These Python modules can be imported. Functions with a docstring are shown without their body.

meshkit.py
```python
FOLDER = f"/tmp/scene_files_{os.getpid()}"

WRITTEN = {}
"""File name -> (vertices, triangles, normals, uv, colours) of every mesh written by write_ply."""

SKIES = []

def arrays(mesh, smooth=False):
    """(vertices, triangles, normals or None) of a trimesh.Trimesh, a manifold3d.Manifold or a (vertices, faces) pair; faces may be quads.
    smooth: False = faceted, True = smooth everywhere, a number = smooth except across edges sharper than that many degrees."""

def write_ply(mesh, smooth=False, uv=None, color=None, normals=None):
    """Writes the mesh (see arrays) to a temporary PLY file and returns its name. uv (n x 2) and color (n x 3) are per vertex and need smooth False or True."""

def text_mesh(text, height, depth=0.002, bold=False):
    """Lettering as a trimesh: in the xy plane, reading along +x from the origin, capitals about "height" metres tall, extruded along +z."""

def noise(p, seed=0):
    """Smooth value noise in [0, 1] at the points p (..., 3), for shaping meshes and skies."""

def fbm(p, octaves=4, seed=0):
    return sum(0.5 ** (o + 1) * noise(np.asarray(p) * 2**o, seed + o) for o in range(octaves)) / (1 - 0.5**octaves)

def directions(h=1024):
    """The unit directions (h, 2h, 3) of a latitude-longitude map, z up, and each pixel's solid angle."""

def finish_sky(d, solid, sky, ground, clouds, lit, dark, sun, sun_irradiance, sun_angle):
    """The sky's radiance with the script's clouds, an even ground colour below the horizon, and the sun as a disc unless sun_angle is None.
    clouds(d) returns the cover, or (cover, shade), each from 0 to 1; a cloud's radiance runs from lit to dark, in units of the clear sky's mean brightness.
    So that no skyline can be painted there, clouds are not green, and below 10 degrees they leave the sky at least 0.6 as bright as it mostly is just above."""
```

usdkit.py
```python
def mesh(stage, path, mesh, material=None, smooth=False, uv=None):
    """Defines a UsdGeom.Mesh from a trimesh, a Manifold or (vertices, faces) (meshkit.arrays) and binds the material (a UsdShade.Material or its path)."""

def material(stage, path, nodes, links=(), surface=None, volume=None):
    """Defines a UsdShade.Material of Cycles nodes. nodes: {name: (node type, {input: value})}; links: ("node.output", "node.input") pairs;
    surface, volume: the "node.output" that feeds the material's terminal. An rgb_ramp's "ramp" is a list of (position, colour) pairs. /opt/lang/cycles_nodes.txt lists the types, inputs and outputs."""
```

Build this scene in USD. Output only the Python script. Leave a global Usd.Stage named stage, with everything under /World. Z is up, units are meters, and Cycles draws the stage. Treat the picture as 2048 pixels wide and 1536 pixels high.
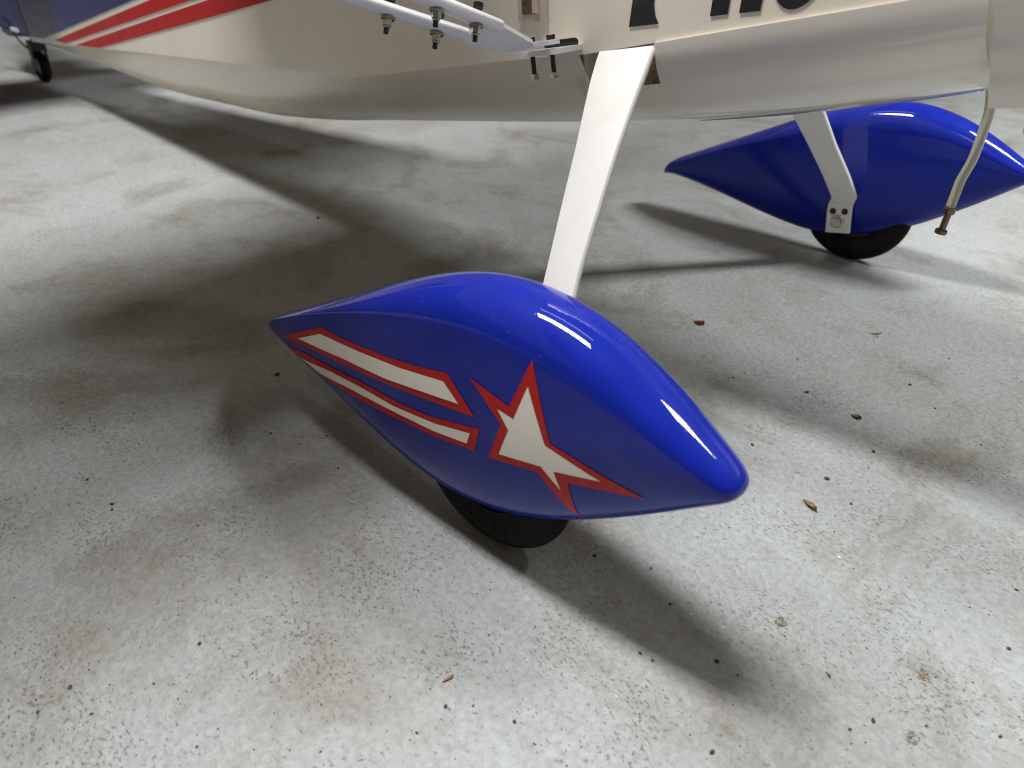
import math, random
import numpy as np, trimesh, usdkit, meshkit
from pxr import Usd, UsdGeom, UsdLux, UsdShade, Gf, Sdf, Vt
from scipy.interpolate import PchipInterpolator, CubicSpline
from shapely.geometry import Polygon

stage = Usd.Stage.CreateInMemory()
UsdGeom.SetStageUpAxis(stage, UsdGeom.Tokens.z)
UsdGeom.SetStageMetersPerUnit(stage, 1.0)
UsdGeom.Xform.Define(stage, '/World')
UsdGeom.Scope.Define(stage, '/World/Looks')
RNG = random.Random(7)
NRG = np.random.default_rng(7)

# ------------------------------------------------------------------ camera
CAM_POS = np.array([0.2149, -0.5307, 0.3241])
YAW, PITCH, ROLL = -0.7036, 0.5898, 0.0362
fw = np.array([math.sin(YAW) * math.cos(PITCH), math.cos(YAW) * math.cos(PITCH), -math.sin(PITCH)])
rt = np.cross(fw, [0, 0, 1]); rt /= np.linalg.norm(rt); up = np.cross(rt, fw)
rt, up = math.cos(ROLL) * rt + math.sin(ROLL) * up, -math.sin(ROLL) * rt + math.cos(ROLL) * up
cam = UsdGeom.Camera.Define(stage, '/World/camera')
cam.AddTransformOp().Set(Gf.Matrix4d(*rt, 0, *up, 0, *(-fw), 0, *CAM_POS, 1))
cam.CreateHorizontalApertureAttr(36.0); cam.CreateVerticalApertureAttr(27.0)
cam.CreateFocalLengthAttr(1448.7 / 2048 * 36.0)
cam.CreateClippingRangeAttr(Gf.Vec2f(0.01, 100))
cam.CreateFStopAttr(9.0); cam.CreateFocusDistanceAttr(0.47)
cam.CreateExposureAttr(0.0)

# ------------------------------------------------------------------ light
AMBIENT = 0.10
usdkit.material(stage, '/World/Looks/room_light', {'b': ('background_shader', {'color': (1.0, 0.82, 0.63), 'strength': AMBIENT})}, surface='b.background')
dome = UsdLux.DomeLight.Define(stage, '/World/ambient_light')
UsdShade.MaterialBindingAPI.Apply(dome.GetPrim()).Bind(UsdShade.Material.Get(stage, '/World/Looks/room_light'))

def ceiling_tube(name, centre, direction, length, width, watts, color):
    """A fluorescent tube on the ceiling, shining down."""
    l = UsdLux.RectLight.Define(stage, '/World/' + name)
    d = np.array([direction[0], direction[1], 0.0]); d /= np.linalg.norm(d)
    z = np.array([0, 0, 1.0]); y = np.cross(z, d)
    l.AddTransformOp().Set(Gf.Matrix4d(*d, 0, *y, 0, *z, 0, *centre, 1))
    l.CreateWidthAttr(length); l.CreateHeightAttr(width)
    l.CreateIntensityAttr(watts / (length * width)); l.CreateColorAttr(Gf.Vec3f(*color))

ceiling_tube('ceiling_light', (-0.62, -0.50, 2.15), (1, 0.15), 0.95, 0.22, 22.5, (0.985, 0.99, 0.985))
ceiling_tube('ceiling_light_001', (-0.62, 0.02, 2.15), (1, 0.15), 0.95, 0.06, 0.6, (0.985, 0.99, 0.985))
ceiling_tube('ceiling_light_002', (1.15, 0.98, 2.15), (0.6, 0.85), 1.00, 0.26, 25.5, (0.96, 0.99, 1.0))

# ------------------------------------------------------------------ helpers
used = {}
def numbered(parent, name):
    n = used.get((parent, name), 0); used[(parent, name)] = n + 1
    return f'{parent}/{name}' + (f'_{n:03d}' if n else '')
def meta(prim, **k):
    for a, b in k.items(): prim.SetCustomDataByKey(a, b)
    return prim
def part(name, mesh, mat, parent, smooth=35, label=None):
    p = numbered(parent, name)
    usdkit.mesh(stage, p, mesh, '/World/Looks/' + mat, smooth=smooth)
    if label: meta(stage.GetPrimAtPath(p), label=label)
    return p
def thing(name, label, category, loc=(0, 0, 0), **k):
    p = numbered('/World', name)
    x = UsdGeom.Xform.Define(stage, p)
    x.AddTranslateOp().Set(Gf.Vec3d(*map(float, loc)))
    meta(x.GetPrim(), label=label, category=category, **k)
    return p
TH = math.radians(12); CT, ST = math.cos(TH), math.sin(TH)
def W(P):
    """airplane frame (x forward, z up, nose pitched up on its tail wheel) -> world"""
    P = np.asarray(P, float)
    return np.stack([P[..., 0] * CT - P[..., 2] * ST, P[..., 1], P[..., 0] * ST + P[..., 2] * CT], -1)
def Wm(m):
    m = m.copy(); m.vertices = W(m.vertices); return m
def grid(V, close_j=False, flip=False):
    ns, na = V.shape[:2]; F = []
    for i in range(ns - 1):
        for j in range(na if close_j else na - 1):
            a, b, c, d = i * na + j, i * na + (j + 1) % na, (i + 1) * na + (j + 1) % na, (i + 1) * na + j
            F += [(a, b, c), (a, c, d)] if not flip else [(a, c, b), (a, d, c)]
    return trimesh.Trimesh(V.reshape(-1, 3), F, process=False)
def box(c, s):
    m = trimesh.creation.box(s); m.apply_translation(c); return m
def cyl(a, b, r, n=20, r2=None):
    a, b = np.asarray(a, float), np.asarray(b, float)
    if r2 is None: r2 = r
    L = np.linalg.norm(b - a); e = min(r, r2) * 0.12
    prof = [(0, 0), (r - e, 0), (r, e), (r2, L - e), (r2 - e, L), (0, L)]
    m = trimesh.creation.revolve(np.array(prof), sections=n)
    m.apply_transform(trimesh.geometry.align_vectors([0, 0, 1], (b - a) / L)); m.apply_translation(a)
    return m
def tube(pts, r, n=12, caps=True):
    pts = np.asarray(pts, float); r = np.broadcast_to(r, len(pts)); V = []
    t = np.gradient(pts, axis=0); t /= np.linalg.norm(t, axis=1)[:, None]
    u = np.cross(t[0], [0.3, 1, 0.2]); u /= np.linalg.norm(u)
    a = np.linspace(0, 2 * np.pi, n, endpoint=False)
    for p, d, q in zip(pts, t, r):
        u = u - d * (u @ d); u /= np.linalg.norm(u); w = np.cross(d, u)
        V.append(p + q * (np.cos(a)[:, None] * u + np.sin(a)[:, None] * w))
    m = grid(np.array(V), True)
    if caps:
        k = len(V) * n; v = np.vstack([m.vertices, pts[0], pts[-1]]); e = (len(V) - 1) * n
        f = list(m.faces) + [(k, (j + 1) % n, j) for j in range(n)] + [(k + 1, e + j, e + (j + 1) % n) for j in range(n)]
        m = trimesh.Trimesh(v, f, process=False)
    m.fix_normals(); return m
def hexnut(c, axis, r, h):
    m = trimesh.creation.cylinder(radius=r, height=h, sections=6)
    m.apply_transform(trimesh.geometry.align_vectors([0, 0, 1], axis)); m.apply_translation(c); return m
def smoothpath(P, n):
    P = np.asarray(P, float); t = np.r_[0, np.cumsum(np.linalg.norm(np.diff(P, axis=0), axis=1))]
    return PchipInterpolator(t, P)(np.linspace(0, t[-1], n))

# ------------------------------------------------------------------ materials
LK = '/World/Looks/'
def paint(name, color, rough=0.22, coat=1.0, coat_rough=0.03, speck=0.0, spec=0.5, metallic=0.0, bump=0.0, vary=0.06, scale=60, coat_ior=1.5):
    nodes = {'g': ('geometry', {}), 'n': ('noise_texture', {'scale': scale, 'detail': 4.0}),
             'r': ('rgb_ramp', {'ramp': [(0.3, tuple(c * (1 - vary) for c in color)), (0.7, tuple(min(1, c * (1 + vary)) for c in color))]}),
             'rr': ('map_range', {'from_min': 0.3, 'from_max': 0.75, 'to_min': rough * 0.8, 'to_max': rough * 1.3}),
             'p': ('principled_bsdf', {'coat_ior': coat_ior, 'coat_weight': coat, 'coat_roughness': coat_rough, 'specular_ior_level': spec, 'metallic': metallic})}
    links = [('g.position', 'n.vector'), ('n.fac', 'r.fac'), ('n.fac', 'rr.value'), ('rr.result', 'p.roughness')]
    last = 'r.color'
    if speck:   # dust specks and fine scratches
        nodes['v'] = ('noise_texture', {'scale': 640.0, 'detail': 1.0}); links.append(('g.position', 'v.vector'))
        nodes['vr'] = ('rgb_ramp', {'ramp': [(0.0, (0, 0, 0)), (0.765, (0, 0, 0)), (0.80, (1, 1, 1))]}); links.append(('v.fac', 'vr.fac'))
        nodes['mz'] = ('math', {'math_type': 'multiply', 'value2': speck}); links.append(('vr.color', 'mz.value1'))
        nodes['mx'] = ('mix', {'color2': (0.45, 0.47, 0.6)}); links += [('mz.value', 'mx.fac'), (last, 'mx.color1')]; last = 'mx.color'
    links.append((last, 'p.base_color'))
    if bump:
        nodes['b'] = ('bump', {'strength': 0.3, 'distance': bump}); links += [('n.fac', 'b.height'), ('b.normal', 'p.normal')]
    usdkit.material(stage, LK + name, nodes, links, surface='p.BSDF')

paint('blue_paint', (0.005, 0.016, 0.275), rough=0.45, coat_rough=0.02, speck=0.22, spec=0.03, coat_ior=1.37)
paint('tail_blue', (0.006, 0.010, 0.13), rough=0.4, coat=0.5, coat_ior=1.4, spec=0.2)
paint('white_film', (0.90, 0.82, 0.69), rough=0.32, coat=0.5, coat_rough=0.06, vary=0.02, scale=9)
paint('white_cowl', (0.88, 0.82, 0.74), rough=0.3, coat=1.0, coat_rough=0.07, vary=0.02, scale=9)
paint('white_gear', (0.84, 0.82, 0.79), rough=0.45, coat=0.2, coat_rough=0.2, vary=0.02)
paint('white_strut', (0.82, 0.82, 0.86), rough=0.35, coat=0.4, coat_rough=0.15, vary=0.02)
paint('red_film', (0.50, 0.014, 0.012), rough=0.45, coat=0.15, coat_rough=0.1, spec=0.15)
paint('decal_red', (0.48, 0.014, 0.010), rough=0.35, coat=0.25, coat_rough=0.04, spec=0.1)
paint('decal_white', (0.90, 0.84, 0.76), rough=0.35, coat=0.4, coat_rough=0.08, vary=0.02)
paint('black_letter', (0.012, 0.012, 0.014), rough=0.4, coat=0.3)
paint('tyre_rubber', (0.008, 0.008, 0.008), rough=0.75, coat=0.0, spec=0.15, bump=0.0004, scale=300)
paint('black_steel', (0.012, 0.012, 0.013), rough=0.4, coat=0.0)
paint('zinc_steel', (0.55, 0.52, 0.46), rough=0.28, coat=0.0, metallic=1.0, vary=0.15, scale=300)
paint('washer_steel', (0.30, 0.28, 0.25), rough=0.4, coat=0.0, metallic=1.0, vary=0.15, scale=300)
paint('dark_brass', (0.20, 0.15, 0.11), rough=0.35, coat=0.0, metallic=1.0, vary=0.2, scale=300)
paint('plywood', (0.42, 0.24, 0.13), rough=0.6, coat=0.0, vary=0.15, scale=150)
paint('primer_inside', (0.85, 0.74, 0.60), rough=0.7, coat=0.0)
paint('pale_plastic', (0.62, 0.52, 0.44), rough=0.4, coat=0.2)
paint('grit_dark', (0.05, 0.05, 0.05), rough=0.8, coat=0.0, vary=0.4, scale=500)
paint('grit_red', (0.30, 0.07, 0.035), rough=0.8, coat=0.0, vary=0.3, scale=500)
paint('grit_pale', (0.62, 0.58, 0.48), rough=0.6, coat=0.0, vary=0.2, scale=500)
paint('aggregate', (0.23, 0.19, 0.14), rough=0.6, coat=0.0, vary=0.7, scale=420)
paint('grit_orange', (0.5, 0.19, 0.03), rough=0.5, coat=0.3)
paint('dry_leaf', (0.20, 0.13, 0.06), rough=0.7, coat=0.0, vary=0.4, scale=400)
paint('twig_wood', (0.30, 0.15, 0.07), rough=0.7, coat=0.0, vary=0.4, scale=400)
# clear vinyl hose
usdkit.material(stage, LK + 'clear_hose', {
    'p': ('principled_bsdf', {'base_color': (0.80, 0.78, 0.56), 'roughness': 0.10, 'transmission_weight': 0.60, 'ior': 1.45})}, surface='p.BSDF')

# painted concrete: pale grey, brown stains, pits
def floor_material():
    N = {'g': ('geometry', {}),
         'big': ('noise_texture', {'scale': 3.2, 'detail': 5.0, 'roughness': 0.6}),
         'mid': ('noise_texture', {'scale': 8.0, 'detail': 7.0, 'roughness': 0.68, 'distortion': 0.5}),
         'fine': ('noise_texture', {'scale': 230.0, 'detail': 5.0, 'roughness': 0.65, 'distortion': 0.3}),
         'str': ('mapping', {'rotation': (0, 0, 0.75), 'scale': (0.62, 1.0, 1.0)}),
         'pits': ('noise_texture', {'scale': 560.0, 'detail': 3.0, 'roughness': 0.6}),
         'dots': ('noise_texture', {'scale': 300.0, 'detail': 1.0, 'roughness': 0.5}),
         'clus': ('noise_texture', {'scale': 16.0, 'detail': 5.0, 'roughness': 0.65}),
         'streak': ('noise_texture', {'scale': 45.0, 'detail': 6.0, 'roughness': 0.75}),
         'base': ('rgb_ramp', {'ramp': [(0.28, (0.295, 0.28, 0.257)), (0.45, (0.36, 0.367, 0.36)), (0.58, (0.375, 0.393, 0.39)), (0.75, (0.385, 0.415, 0.415))]}),
         'stainr': ('rgb_ramp', {'ramp': [(0.0, (0, 0, 0)), (0.50, (0, 0, 0)), (0.61, (.45, .45, .45)), (0.74, (1, 1, 1))]}),
         'stainw': ('math', {'math_type': 'multiply', 'value2': 0.75}),
         'stain': ('mix', {'color2': (0.155, 0.115, 0.065)}),
         'streakr': ('rgb_ramp', {'ramp': [(0.0, (0, 0, 0)), (0.52, (0, 0, 0)), (0.75, (1, 1, 1))]}),
         'streakw': ('math', {'math_type': 'multiply', 'value2': 0.40}),
         'streakm': ('mix', {'color2': (0.20, 0.175, 0.145)}),
         'thr': ('map_range', {'from_min': 0.35, 'from_max': 0.68, 'to_min': 0.67, 'to_max': 0.53}),
         'sub': ('math', {'math_type': 'subtract'}),
         'pm': ('map_range', {'from_min': 0.0, 'from_max': 0.10, 'to_min': 0.0, 'to_max': 0.62, 'clamp': True}),
         'pitm': ('mix', {'color2': (0.15, 0.125, 0.09)}),
         'dr': ('map_range', {'from_min': 0.80, 'from_max': 0.84, 'to_min': 0.0, 'to_max': 0.9, 'clamp': True}),
         'dotm': ('mix', {'color2': (0.05, 0.045, 0.04)}),
         'finer': ('rgb_ramp', {'ramp': [(0.3, (0.80, 0.80, 0.80)), (0.65, (1.08, 1.08, 1.08))]}),
         'mul': ('mix', {'mix_type': 'multiply', 'fac': 1.0}),
         'h1': ('math', {'math_type': 'multiply_add', 'value2': -0.4}),
         'bump': ('bump', {'strength': 0.9, 'distance': 0.0016}),
         'rough': ('map_range', {'from_min': 0.3, 'from_max': 0.7, 'to_min': 0.40, 'to_max': 0.62}),
         'p': ('principled_bsdf', {'specular_ior_level': 0.35})}
    L = [('g.position', n + '.vector') for n in ('big', 'mid', 'fine', 'dots', 'clus', 'str')]
    L += [('str.vector', 'streak.vector'), ('str.vector', 'pits.vector'), ('big.fac', 'base.fac'), ('mid.fac', 'stainr.fac'), ('stainr.color', 'stainw.value1'), ('stainw.value', 'stain.fac'),
          ('base.color', 'stain.color1'), ('streak.fac', 'streakr.fac'), ('streakr.color', 'streakw.value1'), ('streakw.value', 'streakm.fac'), ('stain.color', 'streakm.color1'),
          ('clus.fac', 'thr.value'), ('pits.fac', 'sub.value1'), ('thr.result', 'sub.value2'), ('sub.value', 'pm.value'),
          ('pm.result', 'pitm.fac'), ('streakm.color', 'pitm.color1'), ('dots.fac', 'dr.value'), ('dr.result', 'dotm.fac'), ('pitm.color', 'dotm.color1'),
          ('fine.fac', 'finer.fac'), ('dotm.color', 'mul.color1'), ('finer.color', 'mul.color2'),
          ('mul.color', 'p.base_color'), ('pm.result', 'h1.value1'), ('fine.fac', 'h1.value3'), ('h1.value', 'bump.height'), ('bump.normal', 'p.normal'),
          ('mid.fac', 'rough.value'), ('rough.result', 'p.roughness')]
    usdkit.material(stage, LK + 'concrete', N, L, surface='p.BSDF')
floor_material()

# ------------------------------------------------------------------ floor
fx = np.linspace(-9, 7, 17); V = np.stack(np.meshgrid(fx, fx, indexing='ij'), -1)
V = np.concatenate([V, np.zeros(V.shape[:2] + (1,))], -1)
usdkit.mesh(stage, '/World/concrete_floor', grid(V, flip=True), LK + 'concrete')
m_ = stage.GetPrimAtPath('/World/concrete_floor')
meta(m_, label='pale grey stained concrete floor', category='floor', kind='structure')

# ------------------------------------------------------------------ airplane
PLANE = thing('model_airplane', 'white model airplane with red stripes and blue wheel fairings parked on concrete', 'model airplane')

# ---- fuselage: stations (x, half width, crease z, bottom z, belly fullness k)
ST_X = np.array([-1.36, -1.273, -1.109, -.95, -.82, -.705, -.565, -.416, -.296, -.164, -.045, .0125, .0795, .19, .26])
W_ = np.interp(ST_X, [-1.36, -1.273, -.296, .05, .26], [.0179, .025, .105, .106, .103])
ZC = np.interp(ST_X, [-1.36, -1.273, -.296, -.045, .0125, .19, .26], [.3705, .361, .254, .2535, .256, .264, .266])
ZB = np.interp(ST_X, [-1.36, -1.273, -1.109, -.95, -.82, -.705, -.565, -.416, -.294, -.164, -.015, .0795, .1745, .26],
               [.366, .352, .314, .276, .250, .233, .214, .206, .2046, .199, .1975, .2008, .2103, .220])
KB = np.interp(ST_X, [-1.36, -.9, -.3, -.06, .0125, .26], [.55, .58, .60, .74, 1.0, 1.0])
ZT = np.interp(ST_X, [-1.36, -.9, -.52, -.35, -.03, .10, .26], [.47, .50, .56, .68, .66, .45, .43])  # unseen cabin top raised above the wing to block the front ceiling light
fW, fC, fB, fK, fT = (PchipInterpolator(ST_X, q) for q in (W_, ZC, ZB, KB, ZT))
pb = np.polyfit([-.416, -.294, -.164, -.015, .0795, .1745, .26], [.206, .2030, .1992, .1980, .2010, .2100, .2215], 3)
fB0 = fB
fB = lambda x: np.polyval(pb, x) if x > -.35 else (fB0(x) if x < -.45 else float((x + .45) / .10 * np.polyval(pb, x) + (-.35 - x) / .10 * fB0(x)))
fW = lambda x: np.interp(x, ST_X, W_)
fC = lambda x: np.interp(x, ST_X, ZC)
NB = 22
def belly(x, dw=0.0, t=None):
    """points from the crease on the near (-y) side to the centre line"""
    t = np.linspace(0, 1, NB) if t is None else t
    w, zc, zb, k = fW(x), fC(x), float(fB(x)), float(fK(x))
    y = (1 - t) ** 2 * w + 2 * t * (1 - t) * w * k; z = (1 - t) ** 2 * zc + 2 * t * (1 - t) * zb + t * t * zb
    n = np.stack([np.gradient(z), -np.gradient(y)], 1) if len(t) > 1 else np.zeros((1, 2))
    n /= np.linalg.norm(n, axis=1)[:, None]
    s = -1 if n[0, 0] < 0 else 1
    return y + s * n[:, 0] * dw, z + s * n[:, 1] * dw - 0 * dw
def half_section(x, dw=0.0):
    y, z = belly(x, dw); w = fW(x) + dw; zt = float(fT(x))
    side = np.array([(0, zt), (w * .8, zt), (w, zt - .03), (w, .5 * (zt + fC(x))), (w, fC(x) + .002)])
    return np.vstack([side, np.stack([y, z], 1)])
xs = np.unique(np.r_[np.linspace(-1.36, -.296, 60), np.linspace(-.296, -.045, 14), np.linspace(-.045, .0125, 6), np.linspace(.0125, .26, 14)])
secs = np.array([half_section(x) for x in xs]); nh = secs.shape[1]
Vn = np.concatenate([np.broadcast_to(xs[:, None, None], (len(xs), nh, 1)), -secs[..., :1], secs[..., 1:]], -1)
Vf = Vn[:, ::-1] * [1, -1, 1]
Vall = np.concatenate([Vn, Vf[:, 1:]], 1)
ns, na = Vall.shape[:2]; F = []
NOTCH = 5
for i in range(ns - 1):
    for j in range(na - 1):
        xm = .5 * (xs[i] + xs[i + 1]); jj = min(j, na - 2 - j) - 5
        if -.045 < xm < .0125 and 0 <= jj < NOTCH: continue
        a, b, c, d = i * na + j, i * na + j + 1, (i + 1) * na + j + 1, (i + 1) * na + j
        F += [(a, b, c), (a, c, d)]
for e, fl in ((0, 1), (ns - 1, -1)):
    for j in range(1, na - 2):
        F.append([(e * na, e * na + j, e * na + j + 1), (e * na, e * na + j + 1, e * na + j)][fl < 0])
FUS = part('fuselage', trimesh.Trimesh(W(Vall.reshape(-1, 3)), F, process=False), 'white_film', PLANE, 18, 'cream white fuselage with flat sides and a rounded belly')

def side_y(x, off=0.0006): return -(fW(x) + off)
def side_patch(name, poly, mat, off, near=True, label=None):
    p = Polygon(poly)
    v, f = trimesh.creation.triangulate_polygon(p, engine='earcut')
    xs_ = np.array(v)
    m = trimesh.Trimesh(np.c_[xs_[:, 0], np.zeros(len(xs_)), xs_[:, 1]], f, process=False)
    v2, f2 = trimesh.remesh.subdivide_to_size(m.vertices, m.faces, 0.06)
    s = 1 if near else -1
    v2 = v2.copy(); v2[:, 1] = np.array([side_y(x, off) for x in v2[:, 0]]) * s
    m = trimesh.Trimesh(W(v2), f2, process=False)
    if (m.face_normals[:, 1].mean() > 0) == near: m.invert()
    return part(name, m, mat, FUS, False, label)
red1 = [(-1.2068, .3603), (-.7416, .3655), (-.42, .3665), (-.42, .3515), (-.6004, .3513), (-1.150, .3505)]
red2 = [(-1.100, .3440), (-.5584, .3465), (-.36, .347), (-.36, .3297), (-.4131, .3298), (-.985, .3310)]
blue = [(-1.358, .379), (-1.2737, .3684), (-.7696, .3722), (-.45, .373), (-.45, .46), (-.9, .46), (-1.358, .455)]
for near in (True, False):
    side_patch('red_stripe', red1, 'red_film', .0006, near, 'upper red stripe'); side_patch('red_stripe', red2, 'red_film', .0006, near, 'lower red stripe')
    side_patch('blue_panel', blue, 'tail_blue', .0006, near, 'dark blue tail side')
# lettering along the side (only its lower part is in the picture)
sk = .28
def slant(pts): return [(x, z) for x, z in pts]
z0 = .2666
glyphs = [
    [(-.0048, z0), (.0167, z0 - .0003), (.0147, .2705), (.0138, .2765), (.0148, .2840), (.0180, .300), (.0220, .315), (.0080, .315), (.0030, .300), (-.0010, .2812)],
    [(.0505, z0), (.0614, z0), (.0720, .315), (.0610, .315)],
    [(.0683, z0 - .0003), (.0806, z0 - .0005), (.0912, .315), (.0790, .315)]]
th_ = np.linspace(0, 2 * np.pi, 40)
ring_o = [(.1045 + .0165 * math.cos(t) + .22 * (.0255 * math.sin(t)), .2905 + .0258 * math.sin(t)) for t in th_[:-1]]
ring_i = [(.1045 + .0075 * math.cos(t) + .22 * (.017 * math.sin(t)), .2905 + .0150 * math.sin(t)) for t in th_[:-1]]
for g in glyphs: side_patch('black_letter', g, 'black_letter', .0005)
side_patch('black_letter', Polygon(ring_o, [ring_i]), 'black_letter', .0005)

# little cover plate with a slot above the strut
def quad_box(c, sx, sy, sz, tilt=0.0):
    m = trimesh.creation.box((sx, sy, sz)); m.apply_transform(trimesh.transformations.rotation_matrix(tilt, [0, 1, 0])); m.apply_translation(c); return m
pc = (-.0805, -.1062, .2905)
HATCH = part('switch_plate', Wm(quad_box(pc, .026, .0022, .026, .10)), 'pale_plastic', FUS, 30, 'pale plastic switch plate')
part('switch_recess', Wm(quad_box((-.0835, -.1075, .2905), .0115, .0008, .016, .10)), 'dark_brass', HATCH, False)
part('switch_lever', Wm(trimesh.util.concatenate([quad_box((-.0765, -.1083, .289), .005, .0022, .013, .1)])), 'pale_plastic', HATCH, False)

# gear well and wood
well = trimesh.util.concatenate([box((-.0165, -.085, .2585), (.062, .040, .002)), box((-.0165, -.0665, .238), (.0595, .002, .040)), box((-.0475, -.0830, .240), (.002, .032, .036))])
part('gear_well', Wm(well), 'primer_inside', PLANE, False)
part('plywood_block', Wm(box((.0070, -.0800, .2330), (.011, .024, .013))), 'plywood', PLANE, False)

# ---- belly cowl: thin shell 3 mm proud, round bottom
def shell(x0, x1, n, dw, mat, name, label, parent=PLANE, t0=0.0, thick=.0022):
    xx = np.linspace(x0, x1, n); A, B = [], []
    for x in xx:
        y, z = belly(x, dw); y2, z2 = belly(x, dw - thick)
        zc = fC(x)
        o = np.stack([np.r_[-y, y[::-1][1:]], np.r_[z, z[::-1][1:]]], 1); i_ = np.stack([np.r_[-y2, y2[::-1][1:]], np.r_[z2, z2[::-1][1:]]], 1)
        A.append(np.c_[np.full(len(o), x), o]); B.append(np.c_[np.full(len(o), x), i_])
    A, B = np.array(A), np.array(B)
    k = len(A[0]) * len(A)
    ring = np.concatenate([A, B[:, ::-1]], 1)
    m = grid(ring, True)
    nr = ring.shape[1]; f = list(m.faces)
    for e in (0, n - 1):
        for j in range(nr // 2 - 1):
            a, b = e * nr + j, e * nr + j + 1; c, d = e * nr + nr - 2 - j, e * nr + nr - 1 - j
            f += [(a, d, c), (a, c, b)] if e == 0 else [(a, c, d), (a, b, c)]
    m = trimesh.Trimesh(W(ring.reshape(-1, 3)), f, process=False); m.fix_normals()
    return part(name, m, mat, parent, 30, label)
shell(.0140, .1900, 16, .0016, 'white_cowl', 'belly_cowl', 'glossy white rounded belly panel')
# ---- nose cowl: deeper, open underneath behind its lip
def nose_cowl():
    xx = np.linspace(.1925, .54, 18); R = []
    t = np.linspace(0, 1, 40)
    for x in xx:
        g = (x - .1925) / .35
        w = .1085 - .02 * g ** 2; zt_, zb_ = .46 - .04 * g, .178 + .03 * g ** 2  # unseen cowl top made taller to keep the front lamp off the floor
        a = np.linspace(math.radians(150), math.radians(-225 + 22), 60)   # near side down, under, far side up; opening along the near bottom
        yy = -w * np.sign(np.cos(a - math.pi)) * 0
        ang = np.linspace(math.radians(118), math.radians(227.5), 30)    # near wall
        p1 = np.stack([w * np.sign(np.cos(ang)) * np.abs(np.cos(ang)) ** .55, .5 * (zt_ + zb_) + .5 * (zt_ - zb_) * np.sign(np.sin(ang)) * np.abs(np.sin(ang)) ** .8], 1)
        ang2 = np.linspace(math.radians(272), math.radians(422), 40)
        p2 = np.stack([w * np.sign(np.cos(ang2)) * np.abs(np.cos(ang2)) ** .55, .5 * (zt_ + zb_) + .5 * (zt_ - zb_) * np.sign(np.sin(ang2)) * np.abs(np.sin(ang2)) ** .8], 1)
        R.append((p1, p2, x))
    ms = []
    for k in (0, 1):
        A = np.array([np.c_[np.full(len(r[k]), r[2]), r[k]] for r in R])
        c = np.array([0, 0, .29]); B = A.copy(); B[..., 1] *= .975; B[..., 2] = .29 + (B[..., 2] - .29) * .975
        ring = np.concatenate([A, B[:, ::-1]], 1); m = grid(ring, True); nr = ring.shape[1]; f = list(m.faces)
        for e in (0, len(R) - 1):
            for j in range(nr // 2 - 1):
                a_, b_ = e * nr + j, e * nr + j + 1; c_, d_ = e * nr + nr - 2 - j, e * nr + nr - 1 - j
                f += [(a_, d_, c_), (a_, c_, b_)]
        m = trimesh.Trimesh(W(ring.reshape(-1, 3)), f, process=False); m.fix_normals(); ms.append(m)
    return trimesh.util.concatenate(ms)
part('nose_cowl', nose_cowl(), 'white_cowl', PLANE, 30, 'white engine cowl with an open underside')

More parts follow.
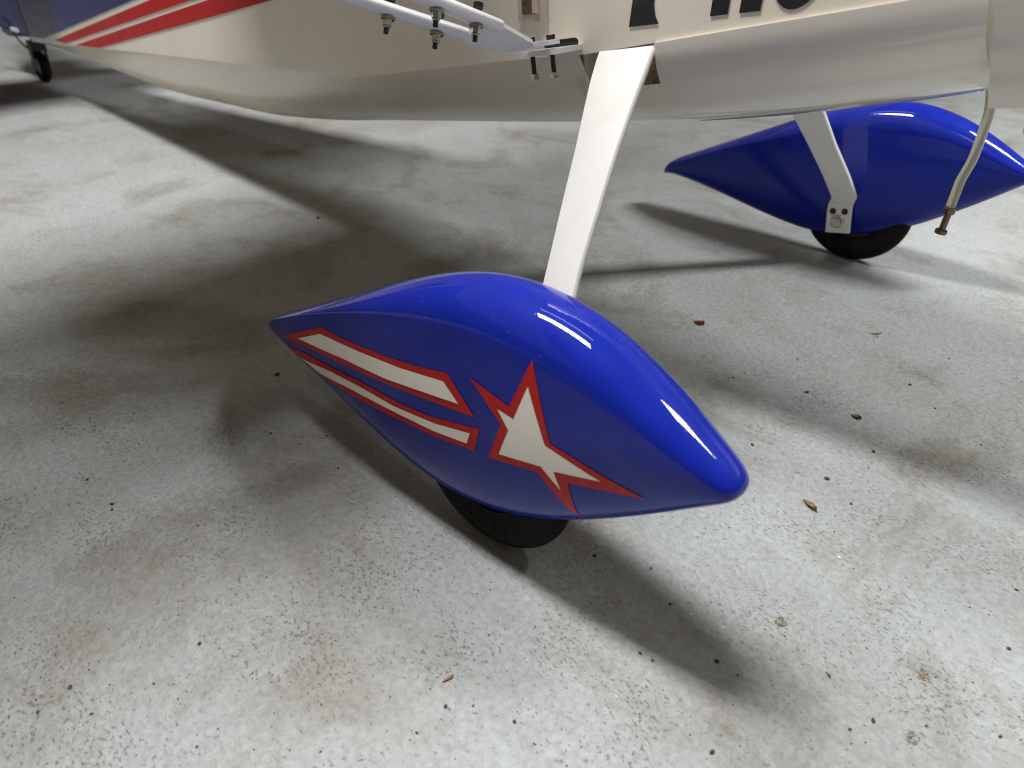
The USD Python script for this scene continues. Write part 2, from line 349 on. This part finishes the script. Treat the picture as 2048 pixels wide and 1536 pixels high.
# ---- wing, tailplane, fin, rudder (mostly above the frame; they shade the floor)
def airfoil(n=24):
    t = (1 - np.cos(np.linspace(0, np.pi, n))) / 2
    th = .6 * (.2969 * np.sqrt(t) - .126 * t - .3516 * t ** 2 + .2843 * t ** 3 - .1036 * t ** 4)
    return np.vstack([np.c_[t, th * 1.3 + .01], np.c_[t, -th * .35 + .01][::-1][1:-1]])
af = airfoil()
def wingmesh(xle, chord, z, span, n=9):
    yy = np.linspace(-span, span, n); R = []
    for y in yy:
        R.append(np.c_[xle - af[:, 0] * chord, np.full(len(af), y), z + af[:, 1] * chord])
    m = grid(np.array(R), True); k = len(af); f = list(m.faces)
    for e in (0, n - 1):
        for j in range(1, k - 1): f.append((e * k, e * k + j, e * k + j + 1))
    m = trimesh.Trimesh(W(m.vertices), f, process=False); m.fix_normals(); return m
WING_LE = -0.075
part('wing', wingmesh(WING_LE, .39, .575, 1.35), 'white_film', PLANE, 40)
part('tailplane', wingmesh(-1.13, .24, .462, .42), 'tail_blue', PLANE, 40)
def slab(poly, th, mat, name, label=None):
    m = trimesh.creation.extrude_polygon(Polygon(poly).buffer(-.002).buffer(.002), th, engine='earcut'); v = m.vertices.copy()
    m = trimesh.Trimesh(W(np.c_[v[:, 0], v[:, 2] - th / 2, v[:, 1]]), m.faces, process=False); m.fix_normals()
    return part(name, m, mat, PLANE, 30, label)
slab([(-1.36, .47), (-1.10, .50), (-1.30, .80), (-1.37, .80)], .016, 'tail_blue', 'fin')
slab([(-1.372, .378), (-1.395, .80), (-1.53, .80), (-1.535, .46), (-1.528, .402), (-1.50, .392)], .022, 'tail_blue', 'rudder', 'dark blue rudder')

part('tail_post', Wm(box((-1.3615, 0, .424), (.003, .038, .09))), 'tail_blue', PLANE, False)
# ---- lift struts, bracket, bolts
def strut(p0, d, length, wid, thk, name, label, near=1):
    """flattened round strut from p0 along d (airplane frame)"""
    d = np.array(d, float); d /= np.linalg.norm(d)
    c = np.array([1, 0, 0.0]); c -= d * (c @ d); c /= np.linalg.norm(c); n = np.cross(d, c)
    if n[2] < 0: n = -n
    a = np.linspace(0, 2 * np.pi, 28, endpoint=False)
    R = [p0 + d * s + (np.cos(a)[:, None] * c * wid / 2 + np.sin(a)[:, None] * n * thk / 2) for s in (0, .0008, length * .5, length)]
    R[0] = p0 + (R[0] - p0) * .93
    m = grid(np.array(R), True); k = len(a); f = list(m.faces) + [(0, j, j + 1) for j in range(1, k - 1)] + [(3 * k, 3 * k + j + 1, 3 * k + j) for j in range(1, k - 1)]
    m = trimesh.Trimesh(np.array(R).reshape(-1, 3), f, process=False); m.fix_normals()
    return m, d, c, n
rearA, rearB = np.array([-.0695, -.185, .2749]), np.array([-.392, -.8, .564])
frontA, frontB = np.array([-.052, -.175, .2773]), np.array([-.114, -.8, .514])
def bolted(parent, c, axis, s=1.0, shank=.010, top=.0045):
    """bolt with washer and nut hanging below the surface point c (airplane frame)"""
    c = np.array(c); ax = np.array(axis)
    part('washer', Wm(cyl(c - ax * .0002, c - ax * .0018 * s, .0046 * s)), 'washer_steel', parent, 30)
    part('nut', Wm(trimesh.util.concatenate([hexnut(c - ax * .0036 * s, ax, .0030 * s, .0036 * s), cyl(c - ax * .0054 * s, c - ax * .0066 * s, .0022 * s)])), 'zinc_steel', parent, 20)
    part('bolt', Wm(trimesh.util.concatenate([cyl(c - ax * .005 * s, c - ax * shank * s, .0016 * s, 14), cyl(c + ax * (top + .004), c + ax * (top + .0075), .0032 * s, 16)])), 'black_steel', parent, 30)
for sgn in (1, -1):
    S = np.array([1, sgn, 1.0])
    for nm, A, B, ts in (('rear', rearA, rearB, (.018, .048)), ('front', frontA, frontB, (.016, .045))):
        m, d, c, n = strut(A, B - A, np.linalg.norm(B - A), .0135, .0075, nm, '')
        if sgn < 0:
            m.vertices *= S; m.invert()
        P = part('lift_strut', Wm(m), 'white_strut', PLANE, 40, f'white {nm} lift strut')
        if sgn > 0:
            for t in ts: bolted(P, A + d * t - n * .0036, n, .95)
    # flat plate joining both struts to the fuselage tab
    q = np.array([(-.0570, -.1380, .2656), (-.0484, -.1763, .2787), (-.0568, -.1849, .2786), (-.0738, -.1853, .2737), (-.0772, -.1770, .2704), (-.0765, -.1477, .2626), (-.0643, -.1369, .2632)])
    cen = q.mean(0); nrm = np.cross(q[2] - q[0], q[4] - q[0]); nrm /= np.linalg.norm(nrm)
    if nrm[2] < 0: nrm = -nrm
    top_, bot_ = q + nrm * .0014, q - nrm * .0014; k = len(q)
    v = np.vstack([top_, bot_]) * S
    f = [(0, j, j + 1) for j in range(1, k - 1)] + [(k, k + j + 1, k + j) for j in range(1, k - 1)]
    for j in range(k): f += [(j, k + j, k + (j + 1) % k), (j, k + (j + 1) % k, (j + 1) % k)]
    m = trimesh.Trimesh(v, f, process=False); m.fix_normals()
    BR = part('strut_bracket', Wm(m), 'white_strut', PLANE, False)
    # tab out of a slot in the fuselage side
    tab = trimesh.util.concatenate([box((-.0575, -.1205, .2585), (.030, .030, .0032)), box((-.0545, -.131, .2640), (.018, .012, .0028))])
    tab.vertices *= S
    if sgn < 0: tab.invert()
    part('fuselage_tab', Wm(tab), 'white_strut', BR, False)
    if sgn > 0:
        slot = trimesh.creation.capsule(height=.024, radius=.0028, count=[16, 12])
        slot.apply_transform(trimesh.transformations.rotation_matrix(math.pi / 2, [0, 1, 0])); slot.apply_translation(-slot.bounds.mean(0))
        slot.vertices[:, 1] *= .25; slot.apply_translation((-.0600, -.1058, .2618))
        part('bracket_slot', Wm(slot), 'black_steel', FUS, 40)
        for bx, by in ((-.0680, -.127), (-.0535, -.124)):
            p = np.array([bx, by, .257])
            part('bolt', Wm(trimesh.util.concatenate([cyl(p, p + [0, 0, -.0115], .0016, 14), cyl(p + [0, 0, .0085], p + [0, 0, .0115], .003, 14)])), 'black_steel', BR, 30)
            part('nut', Wm(trimesh.util.concatenate([hexnut(p + [0, 0, -.0130], [0, 0, 1], .0030, .0036)])), 'zinc_steel', BR, 20)

# ---- landing gear legs
def leg(side):
    path = smoothpath([(.0015, .2640, .036), (.0018, .2640, .050), (.0024, .2640, .0635), (.0034, .2632, .0680), (.0085, .2560, .0765), (.0088, .2400, .0925), (.0030, .2000, .1412), (-.0036, .1500, .2010), (-.0074, .1140, .2430), (-.0088, .1015, .2550), (-.0096, .0930, .2595), (-.0105, .02, .2605)], 60)
    wd = np.interp(path[:, 2], [.036, .07, .14, .20, .24, .27], [.0255, .0255, .0262, .0330, .0415, .0450])
    t = np.gradient(path, axis=0); t[:, 0] = 0; t /= np.linalg.norm(t, axis=1)[:, None]
    n = np.stack([np.zeros(len(t)), -t[:, 2], t[:, 1]], 1)
    R = []
    h, e = .0022, .0012
    for p, w, q in zip(path, wd, n):
        x = np.array([1, 0, 0.0])
        prof = [(-w / 2, -h + e), (-w / 2 + e, -h), (w / 2 - e, -h), (w / 2, -h + e), (w / 2, h - e), (w / 2 - e, h), (-w / 2 + e, h), (-w / 2, h - e)]
        R.append([p + a * x + b * q for a, b in prof])
    R = np.array(R); R[..., 1] *= side
    m = grid(R, True); k = 8; f = list(m.faces); L = len(R) - 1
    for j in range(1, k - 1): f += [(0, j + 1, j), (L * k, L * k + j, L * k + j + 1)]
    m = trimesh.Trimesh(W(R.reshape(-1, 3)), f, process=False); m.fix_normals()
    P = part('gear_leg', m, 'white_gear', PLANE, 40, 'white flat landing gear leg, ' + ('near side' if side < 0 else 'far side'))
    yb = .2640 - .0022
    for hx in (-.0042, .0082):
        part('bolt_hole', Wm(cyl(np.array([hx, side * (yb - .0004), .0592]), np.array([hx, side * (yb + .001), .0592]), .0036)), 'black_steel', P, 30)
    a = np.array([.0010, side * yb, .0485])
    part('bolt', Wm(trimesh.util.concatenate([cyl(a, a - [0, side * .0012, 0], .0072), hexnut(a - [0, side * .003, 0], [0, 1, 0], .0050, .0034), cyl(a - [0, side * .0047, 0], a - [0, side * .0062, 0], .0026)])), 'zinc_steel', P, 20)

# ---- wheel fairings
PX0, PX1, PT = -0.2181, 0.1661, 0.2917
TOE, CAMB, E1, E2 = -0.0422, 0.0783, 1.980, 2.502
KU = np.array([0, .05, .12, .2, .3, .4, .5, .6, .7, .8, .88, .95, 1.])
def prof_(k):
    c = CubicSpline(KU, k); return lambda u: np.maximum(c(u), 1e-5)
PU = prof_([0, *[0.0042, 0.0048, 0.0036, 0.0037, 0.0080, 0.0166, 0.0238, 0.0236, 0.0160, 0.0100, 0.0050], 0])      # height above the widest line, tail to nose
PD = prof_([0, *[0.0042, 0.0122, 0.0274, 0.0557, 0.0894, 0.1149, 0.1125, 0.0822, 0.0429, 0.0173, 0.0055], 0])      # depth below it
PW = prof_([0, *[0.0085, 0.0148, 0.0210, 0.0258, 0.0280, 0.0279, 0.0260, 0.0230, 0.0186, 0.0138, 0.0082], 0])      # half width
pant_zc = CubicSpline(KU, [0.0913, 0.0964, 0.1036, 0.1119, 0.1235, 0.1345, 0.1419, 0.1417, 0.1300, 0.1115, 0.0985, 0.0935, 0.0931])
def pant_e2(u): return 2 + (E2 - 2) * np.sin(np.pi * np.clip(u, 0, 1)) ** .7
def pant_place(V, side):
    """local fairing coordinates (x, y, z) -> world"""
    x, y, z = V[..., 0], V[..., 1], V[..., 2] - .06
    y, z = y * math.cos(CAMB) - side * z * math.sin(CAMB), z * math.cos(CAMB) + side * y * math.sin(CAMB)
    x, y = x * math.cos(TOE) + side * y * math.sin(TOE), y * math.cos(TOE) - side * x * math.sin(TOE)
    return W(np.stack([x, y + side * PT, z + .06], -1))
def pant_mesh(side, ns_=130, na_=120):
    s = np.linspace(0.004, 0.996, ns_)
    a = np.linspace(0, 2 * np.pi, na_, endpoint=False); ca, sa = np.cos(a), np.sin(a); R = []
    for q in s:
        u, d, w = PU(q), PD(q), PW(q); e = np.where(sa >= 0, 2 / E1, 2 / pant_e2(q))
        y = w * np.sign(ca) * np.abs(ca) ** e; z = np.where(sa >= 0, u, d) * np.sign(sa) * np.abs(sa) ** e
        R.append(np.c_[np.full(na_, PX0 + (PX1 - PX0) * (.5 - .5 * math.cos(math.pi * q))), y, pant_zc(q) + z])
    R = np.array(R); m = grid(pant_place(R, side), True); f = list(m.faces); e_ = (ns_ - 1) * na_
    for j in range(1, na_ - 1): f += [(0, j, j + 1), (e_, e_ + j + 1, e_ + j)]
    m = trimesh.Trimesh(m.vertices, f, process=False); m.fix_normals(); return m
def pant_y(x, z):
    s = np.arccos(np.clip(1 - 2 * (x - PX0) / (PX1 - PX0), -.9999, .9999)) / np.pi; dz = z - pant_zc(s)
    h = np.where(dz >= 0, PU(s), PD(s)); e = np.where(dz >= 0, E1, pant_e2(s))
    r = np.clip(np.abs(dz) / h, 0, .9995)
    zz = pant_zc(s) + np.sign(dz) * r * h
    return PW(s) * (1 - r ** e) ** (1 / e), zz
def decal(poly, off, mat, name, side, parent, label=None):
    v, f = trimesh.creation.triangulate_polygon(Polygon(poly).buffer(0), engine='earcut')
    v = np.c_[v, np.zeros(len(v))]
    v, f = trimesh.remesh.subdivide_to_size(v, f, .004, max_iter=14)
    x, z = v[:, 0], v[:, 1]; y, z = pant_y(x, z)
    eps = 5e-4
    gx = (pant_y(x + eps, z)[0] - pant_y(x - eps, z)[0]) / (2 * eps); gz = (pant_y(x, z + eps)[0] - pant_y(x, z - eps)[0]) / (2 * eps)
    gx, gz = np.clip(gx, -3, 3), np.clip(gz, -3, 3)
    n = np.stack([-gx, np.ones_like(gx), -gz], 1); n /= np.linalg.norm(n, axis=1)[:, None]
    P = np.stack([x, y, z], 1) + n * off
    P[:, 1] *= side
    m = trimesh.Trimesh(pant_place(P, side), f, process=False)
    if (m.face_normals[:, 1].mean() > 0) != (side > 0): m.invert()
    return part(name, m, mat, parent, True, label)
D = dict(
    red1=[(-0.1715, 0.1027), (-0.1048, 0.1225), (-0.0787, 0.1195), (-0.0366, 0.1174), (-0.0104, 0.1173), (0.0137, 0.1186), (0.0301, 0.0975), (0.0037, 0.0982), (-0.0418, 0.0992), (-0.0854, 0.1013), (-0.1249, 0.103)],
    white1=[(-0.1422, 0.1074), (-0.1072, 0.1177), (-0.0643, 0.1148), (-0.0264, 0.113), (0.01, 0.1132), (0.0193, 0.1025), (-0.0075, 0.1026), (-0.0431, 0.1027), (-0.0836, 0.1057)],
    red2=[(-0.1743, 0.0942), (-0.1415, 0.0972), (-0.1188, 0.0961), (-0.0718, 0.0937), (-0.0332, 0.0892), (-0.007, 0.088), (0.0325, 0.0912), (0.0249, 0.0754), (-0.0065, 0.0753), (-0.0473, 0.0771), (-0.0907, 0.0794), (-0.1327, 0.0835)],
    white2=[(-0.1521, 0.0905), (-0.1082, 0.0919), (-0.0734, 0.0899), (-0.0391, 0.0856), (-0.0038, 0.0845), (0.0245, 0.0865), (0.0205, 0.0791), (-0.0054, 0.0789), (-0.0454, 0.0818), (-0.0875, 0.0847), (-0.127, 0.0852)],
    redstar=[(0.0729, 0.1378), (0.0793, 0.0968), (0.1278, 0.0813), (0.0866, 0.0766), (0.0862, 0.0531), (0.0686, 0.0768), (0.0354, 0.075), (0.0485, 0.0985), (0.0308, 0.1198), (0.0558, 0.1101)],
    whitestar=[(0.0693, 0.1238), (0.0763, 0.0948), (0.1062, 0.0842), (0.0792, 0.081), (0.0812, 0.0704), (0.0717, 0.0814), (0.0439, 0.0799), (0.0535, 0.0966), (0.0478, 0.107), (0.0579, 0.1039)])
WR, WH, WY = .0567, .0106, .2925
def wheel(side):
    p = numbered(PLANE, 'wheel'); UsdGeom.Xform.Define(stage, p)
    a = np.linspace(-.5 * np.pi, .5 * np.pi, 24)
    prof = np.r_[[(.030, -WH * .8)], np.c_[.041 + (WR - .041) * np.cos(a) ** .75, WH * np.sin(a)], [(.030, WH * .8)]]
    R = []
    for t in np.linspace(0, 2 * np.pi, 96, endpoint=False):
        R.append(np.c_[prof[:, 0] * math.cos(t), side * WY + prof[:, 1], WR + prof[:, 0] * math.sin(t)])
    R = np.array(R + [R[0]]); m = grid(R); m.fix_normals()
    part('tyre', m, 'tyre_rubber', p, 40)
    h = trimesh.creation.cylinder(radius=.0305, height=WH * 1.3, sections=40); h.apply_transform(trimesh.transformations.rotation_matrix(math.pi / 2, [1, 0, 0])); h.apply_translation((0, side * WY, WR))
    part('hub', h, 'black_steel', p, 30)
for side in (-1, 1):
    leg(side)
    P = part('wheel_fairing', pant_mesh(side), 'blue_paint', PLANE, True, 'glossy blue teardrop wheel fairing, ' + ('near side with star and stripes' if side < 0 else 'far side'))
    for k, c, o, nm in (('red1', 'decal_red', .00035, 'stripe_outline'), ('white1', 'decal_white', .0006, 'white_stripe'), ('red2', 'decal_red', .00035, 'stripe_outline'), ('white2', 'decal_white', .0006, 'white_stripe'), ('redstar', 'decal_red', .00035, 'star_outline'), ('whitestar', 'decal_white', .0006, 'white_star')):
        decal(D[k], o, c, nm, side, P)
    wheel(side)

# ---- tail wheel
tw = numbered(PLANE, 'tail_wheel'); UsdGeom.Xform.Define(stage, tw)
cx = -1.455
tyre = trimesh.creation.torus(major_radius=.0195, minor_radius=.0090, major_sections=40, minor_sections=16)
tyre.apply_transform(trimesh.transformations.rotation_matrix(math.pi / 2, [1, 0, 0])); tyre.apply_translation((cx, 0, .0285))
part('tyre', tyre, 'tyre_rubber', tw, 40)
h = trimesh.creation.cylinder(radius=.013, height=.012, sections=24); h.apply_transform(trimesh.transformations.rotation_matrix(math.pi / 2, [1, 0, 0])); h.apply_translation((cx, 0, .0285))
part('hub', h, 'black_steel', tw, 30)
fork = trimesh.util.concatenate([box((cx + .004, -.0125, .043), (.011, .002, .040)), box((cx + .004, .0125, .043), (.011, .002, .040)), box((cx + .006, 0, .066), (.020, .026, .018)), cyl((cx + .006, 0, .066), (cx + .012, 0, .082), .008)])
part('fork', fork, 'black_steel', tw, 30)
part('leaf_spring', trimesh.util.concatenate([tube(smoothpath([(cx + .002, 0, .079), (cx + .05, 0, .083), (cx + .10, 0, .090)], 10), .005)]), 'zinc_steel', tw, 30)
for s in (-1, 1):
    part('steering_spring', tube(smoothpath([(cx - .003, s * .014, .062), (cx - .035, s * .016, .076), (cx - .062, s * .012, .088)], 10), .0018), 'black_steel', tw, 30)
part('steering_arm', tube(smoothpath([(cx - .055, -.012, .085), (cx - .09, -.018, .090), (cx - .16, -.03, .098)], 8), .0022), 'black_steel', tw, 30)
part('rudder_horn', box((cx - .045, 0, .0885), (.030, .030, .006)), 'white_strut', tw, 30)

# ---- clear vent hose with a bolt as a plug
hp = smoothpath([(.1275, 0, .243), (.1330, -.001, .222), (.1335, -.001, .201), (.1310, 0, .182), (.1310, 0, .163)], 40)
HOSE = part('vent_hose', tube(hp, .0029, 20), 'clear_hose', PLANE, 60, 'clear yellowish plastic hose hanging from the cowl')
pa = np.array([.1310, 0, .167])
part('plug_bolt', trimesh.util.concatenate([cyl(pa, pa + [.0003, 0, -.0045], .0036), cyl(pa + [.0003, 0, -.004], pa + [.0002, -.001, -.0155], .0021), cyl(pa + [.0002, -.001, -.0150], pa + [0, -.0012, -.0178], .0038)]), 'dark_brass', HOSE, 30)

# ------------------------------------------------------------------ litter on the floor
FPX = 1448.7
def floor_at(px, py):
    d = rt * (px - 1024) / FPX - up * (py - 768) / FPX + fw
    t = -CAM_POS[2] / d[2]; p = CAM_POS + t * d
    return p, t * 1.0          # point, distance along the view axis
def stone(r, seed, flat=.65):
    m = trimesh.creation.icosphere(subdivisions=2, radius=1.0)
    n = meshkit.fbm(m.vertices * 1.3 + seed * 7.1, 2, seed) - .5
    m.vertices *= (1 + .55 * n)[:, None]
    g = np.random.default_rng(seed)
    m.vertices *= np.array([1 + .35 * g.random(), .8 + .3 * g.random(), flat]) * r
    m.apply_transform(trimesh.transformations.rotation_matrix(g.random() * 6.28, [0, 0, 1]))
    m.vertices[:, 2] -= m.vertices[:, 2].min() + r * .08
    return m
def drop(name, px, py, size, mat, label, cat, seed, group=None, flat=.65):
    p, dist = floor_at(px, py); r = size * .34 * dist / FPX
    pth = numbered('/World', name)
    m = stone(r, seed, flat)
    usdkit.mesh(stage, pth, m, LK + mat, smooth=50)
    pr = stage.GetPrimAtPath(pth); UsdGeom.Xformable(pr).AddTranslateOp().Set(Gf.Vec3d(float(p[0]), float(p[1]), 0))
    meta(pr, label=label, category=cat, **({'group': group} if group else {}))

GRP = 'dark grit grains scattered over the concrete floor'
SMALL = 'tiny dark grit grain lying loose on the concrete floor'
grains = [(1702,1008,7),(1771,1068,4),(1340,1209,8),(1539,1230,6),(1570,1273,5),(1903,1243,8),(1939,1215,5),(1872,1317,6),(1475,1351,6),(1571,1355,5),
    (1698,1459,6),(1710,1450,5),(1852,1452,6),(1821,1404,6),(1946,1365,5),(1618,1511,5),(1702,1488,5),(1932,1507,4),(1707,1138,4),(1678,1095,4),(1558,1054,4),
    (832,1239,8),(1070,1254,5),(970,1278,7),(946,1412,6),(1161,1428,6),(1279,1428,5),(1149,1400,6),(1280,1307,9),(1269,1317,7),(1131,1275,4),
    (1174,1052,7),(1302,1137,6),(1212,1185,7),(184,1428,8),(301,1344,8),(394,1494,7),(332,1198,7),(76,1424,8),(258,1049,7),
    (641,1504,6),(623,1505,6),(505,1347,5),(412,1212,5),(1504,890,9),(1502,797,8),(1467,756,7),(1585,896,7),(1820,770,7),(1676,715,5),(1595,719,5),(1471,624,6),
    (1870,817,5),(1856,847,6),(1747,904,10),(2013,884,7),(1962,890,5),(1702,1000,4),(1898,718,5),(221,809,8),(175,960,8),(269,984,7),(225,1020,7),
    (412,658,7),(542,867,7),(247,688,6),(676,937,6),(1440,1120,4),(1760,1180,4),(1650,1330,4),(1380,1470,5),(1100,1500,5),(820,1480,5),(560,1420,5),(980,1180,5)]
for k, (x, y, d) in enumerate(grains[::2]):
    drop('grit_grain', x, y, d, 'grit_dark', SMALL, 'grit', 100 + k, GRP)
for n, x, y, d, mt, lab, fl in [
    ('pebble', 891, 1414, 12, 'grit_dark', 'dark grey oval pebble left of the long floor stain at bottom centre', .6),
    ('pebble', 1029, 1444, 11, 'grit_dark', 'blackish rounded pebble below centre beside the brown floor stain', .7),
    ('pebble', 1424, 1505, 13, 'grit_dark', 'round grey pebble near the bottom edge, largest of the loose stones', .8),
    ('pebble', 1746, 1442, 13, 'grit_dark', 'pointed grey pebble at lower right between two pitted patches', .6),
    ('pebble', 2017, 1298, 10, 'grit_dark', 'small grey pebble close to the right edge of the floor', .7),
    ('pebble', 2000, 1474, 9, 'grit_dark', 'grey pebble in the bottom right corner of the floor', .7),
    ('pebble', 1433, 1323, 12, 'grit_dark', 'crooked dark pebble at the tip of the near fairing shadow', .5),
    ('pebble', 1189, 1112, 11, 'grit_dark', 'dark pebble in shadow just ahead of the near tyre', .6),
    ('pebble', 1653, 958, 13, 'grit_dark', 'black double pebble ahead of the near fairing nose', .5),
    ('pebble', 1614, 785, 11, 'grit_dark', 'black pebble with a dusty halo right of the near fairing', .5),
    ('pebble', 141, 1375, 11, 'grit_dark', 'black pebble alone at the lower left of the floor', .7),
    ('pebble', 399, 1288, 10, 'grit_dark', 'dark pebble on the bare floor left of centre', .6),
    ('pebble', 225, 1009, 10, 'grit_dark', 'dark pebble on the brownish floor near the left edge', .6),
    ('pebble', 555, 750, 15, 'grit_dark', 'black crumb just behind the tail of the near fairing', .5),
    ('pebble', 636, 437, 9, 'grit_dark', 'black crumb in the dark shade under the fuselage', .6),
    ('stone_chip', 501, 1016, 9, 'grit_pale', 'bright white chip on the floor left of the near tyre', .4),
    ('stone_chip', 1382, 1229, 11, 'grit_pale', 'cream chip in the near fairing shadow', .4),
    ('stone_chip', 1446, 1256, 11, 'grit_pale', 'cream chip at the edge of the near fairing shadow', .4),
    ('stone_chip', 1678, 1115, 10, 'grit_pale', 'yellowish chip beside the brown stain at right', .4),
    ('stone_chip', 1233, 1393, 7, 'grit_pale', 'small pale chip at bottom centre right', .4),
    ('brick_crumb', 1305, 1321, 10, 'grit_red', 'brick red crumb at the edge of the near fairing shadow', .5),
    ('brick_crumb', 978, 1270, 7, 'grit_red', 'reddish brown crumb below the near tyre', .5),
    ('orange_bead', 723, 1057, 5, 'grit_orange', 'tiny orange bead on the floor left of the near tyre', .9)]:
    drop(n, x, y, d, mt, lab, {'pebble': 'pebble', 'stone_chip': 'stone chip', 'brick_crumb': 'brick crumb', 'orange_bead': 'bead'}[n], 900 + x, None, fl)

def leaflet(name, a, b, width, mat, label, cat, curl=.002, seed=0):
    """small dry leaf or sliver from pixel a to pixel b on the floor"""
    A, B = floor_at(*a)[0], floor_at(*b)[0]; d = B - A; L = np.linalg.norm(d); d /= L; n = np.array([-d[1], d[0], 0])
    g = np.random.default_rng(seed); m_, k = 10, 5; V = []
    for i in range(m_):
        t = i / (m_ - 1); w = width * (math.sin(math.pi * min(1, max(.03, t))) ** .7) * (1 + .3 * (g.random() - .5))
        V.append([A - A + d * L * t + n * w * (j / (k - 1) - .5) * 2 + np.array([0, 0, .0006 + curl * abs(j / (k - 1) - .5) * 2 * t + .0004 * g.random()]) for j in range(k)])
    top = np.array(V); bot = top.copy(); bot[..., 2] = np.maximum(top[..., 2] - .0005, -.0002)
    m = grid(np.concatenate([top, bot[:, ::-1]], 1), True); m.fix_normals()
    p = numbered('/World', name); usdkit.mesh(stage, p, m, LK + mat, smooth=60); pr = stage.GetPrimAtPath(p)
    UsdGeom.Xformable(pr).AddTranslateOp().Set(Gf.Vec3d(float(A[0]), float(A[1]), 0)); meta(pr, label=label, category=cat)
leaflet('dry_leaf', (1607, 1000), (1631, 1025), .0020, 'dry_leaf', 'shrivelled brown leaf ahead of the near fairing nose', 'leaf', .003, 1)
leaflet('dry_leaf', (1388, 643), (1408, 652), .0022, 'grit_red', 'curled reddish brown leaf behind the near fairing on the floor', 'leaf', .004, 2)
leaflet('seed_husk', (1703, 830), (1722, 840), .0018, 'dry_leaf', 'pale brown seed husk on the shaded floor at right', 'seed husk', .002, 3)
leaflet('wood_splinter', (885, 1365), (907, 1353), .0007, 'twig_wood', 'thin brown wood splinter left of centre at the bottom', 'splinter', .001, 4)
leaflet('wood_splinter', (1740, 668), (1762, 669), .0008, 'dry_leaf', 'dark sliver lying on the bright floor below the far wheel', 'splinter', .001, 5)
leaflet('wood_splinter', (1652, 1345), (1660, 1358), .0005, 'dry_leaf', 'tiny dark sliver in the lower right of the floor', 'splinter', .001, 6)
# crystalline crumbs of concrete
for (x, y, d, lab) in [(1562, 1245, 22, 'glittering crumbled patch of concrete with bright flakes'), (1847, 1351, 22, 'oblong pitted patch of exposed brown aggregate'), (1825, 1476, 26, 'round pitted patch of exposed dark aggregate at lower right')]:
    p, dist = floor_at(x, y); s_ = dist / FPX; g = np.random.default_rng(x); ms = []
    for k in range(60):
        r = d * .5 * math.sqrt(g.random()) * s_; t = g.random() * 6.28; b = stone((.8 + 1.1 * g.random()) * s_, int(g.integers(1e6)), .6)
        b.apply_translation((r * math.cos(t), 1.3 * r * math.sin(t), 0)); ms.append(b)
    pth = numbered('/World', 'aggregate_patch'); usdkit.mesh(stage, pth, trimesh.util.concatenate(ms), LK + 'aggregate', smooth=50)
    pr = stage.GetPrimAtPath(pth); UsdGeom.Xformable(pr).AddTranslateOp().Set(Gf.Vec3d(float(p[0]), float(p[1]), 0)); meta(pr, label=lab, category='floor patch')
# fine uncounted grit
ms = []
for k in range(300):
    x, y = NRG.uniform(0, 2048), NRG.uniform(620, 1536)
    p, dist = floor_at(x, y); r = NRG.uniform(.00018, .00042) * (1 + 1.0 * (NRG.random() > .96))
    b = trimesh.creation.icosahedron(); b.vertices *= r * np.array([1 + NRG.random(), 1, .7]); b.apply_translation((p[0], p[1], r * .5)); ms.append(b)
usdkit.mesh(stage, '/World/fine_grit', trimesh.util.concatenate(ms), LK + 'grit_dark', smooth=False)
meta(stage.GetPrimAtPath('/World/fine_grit'), label='fine dark dust and sand strewn over the concrete floor', category='grit', kind='stuff')
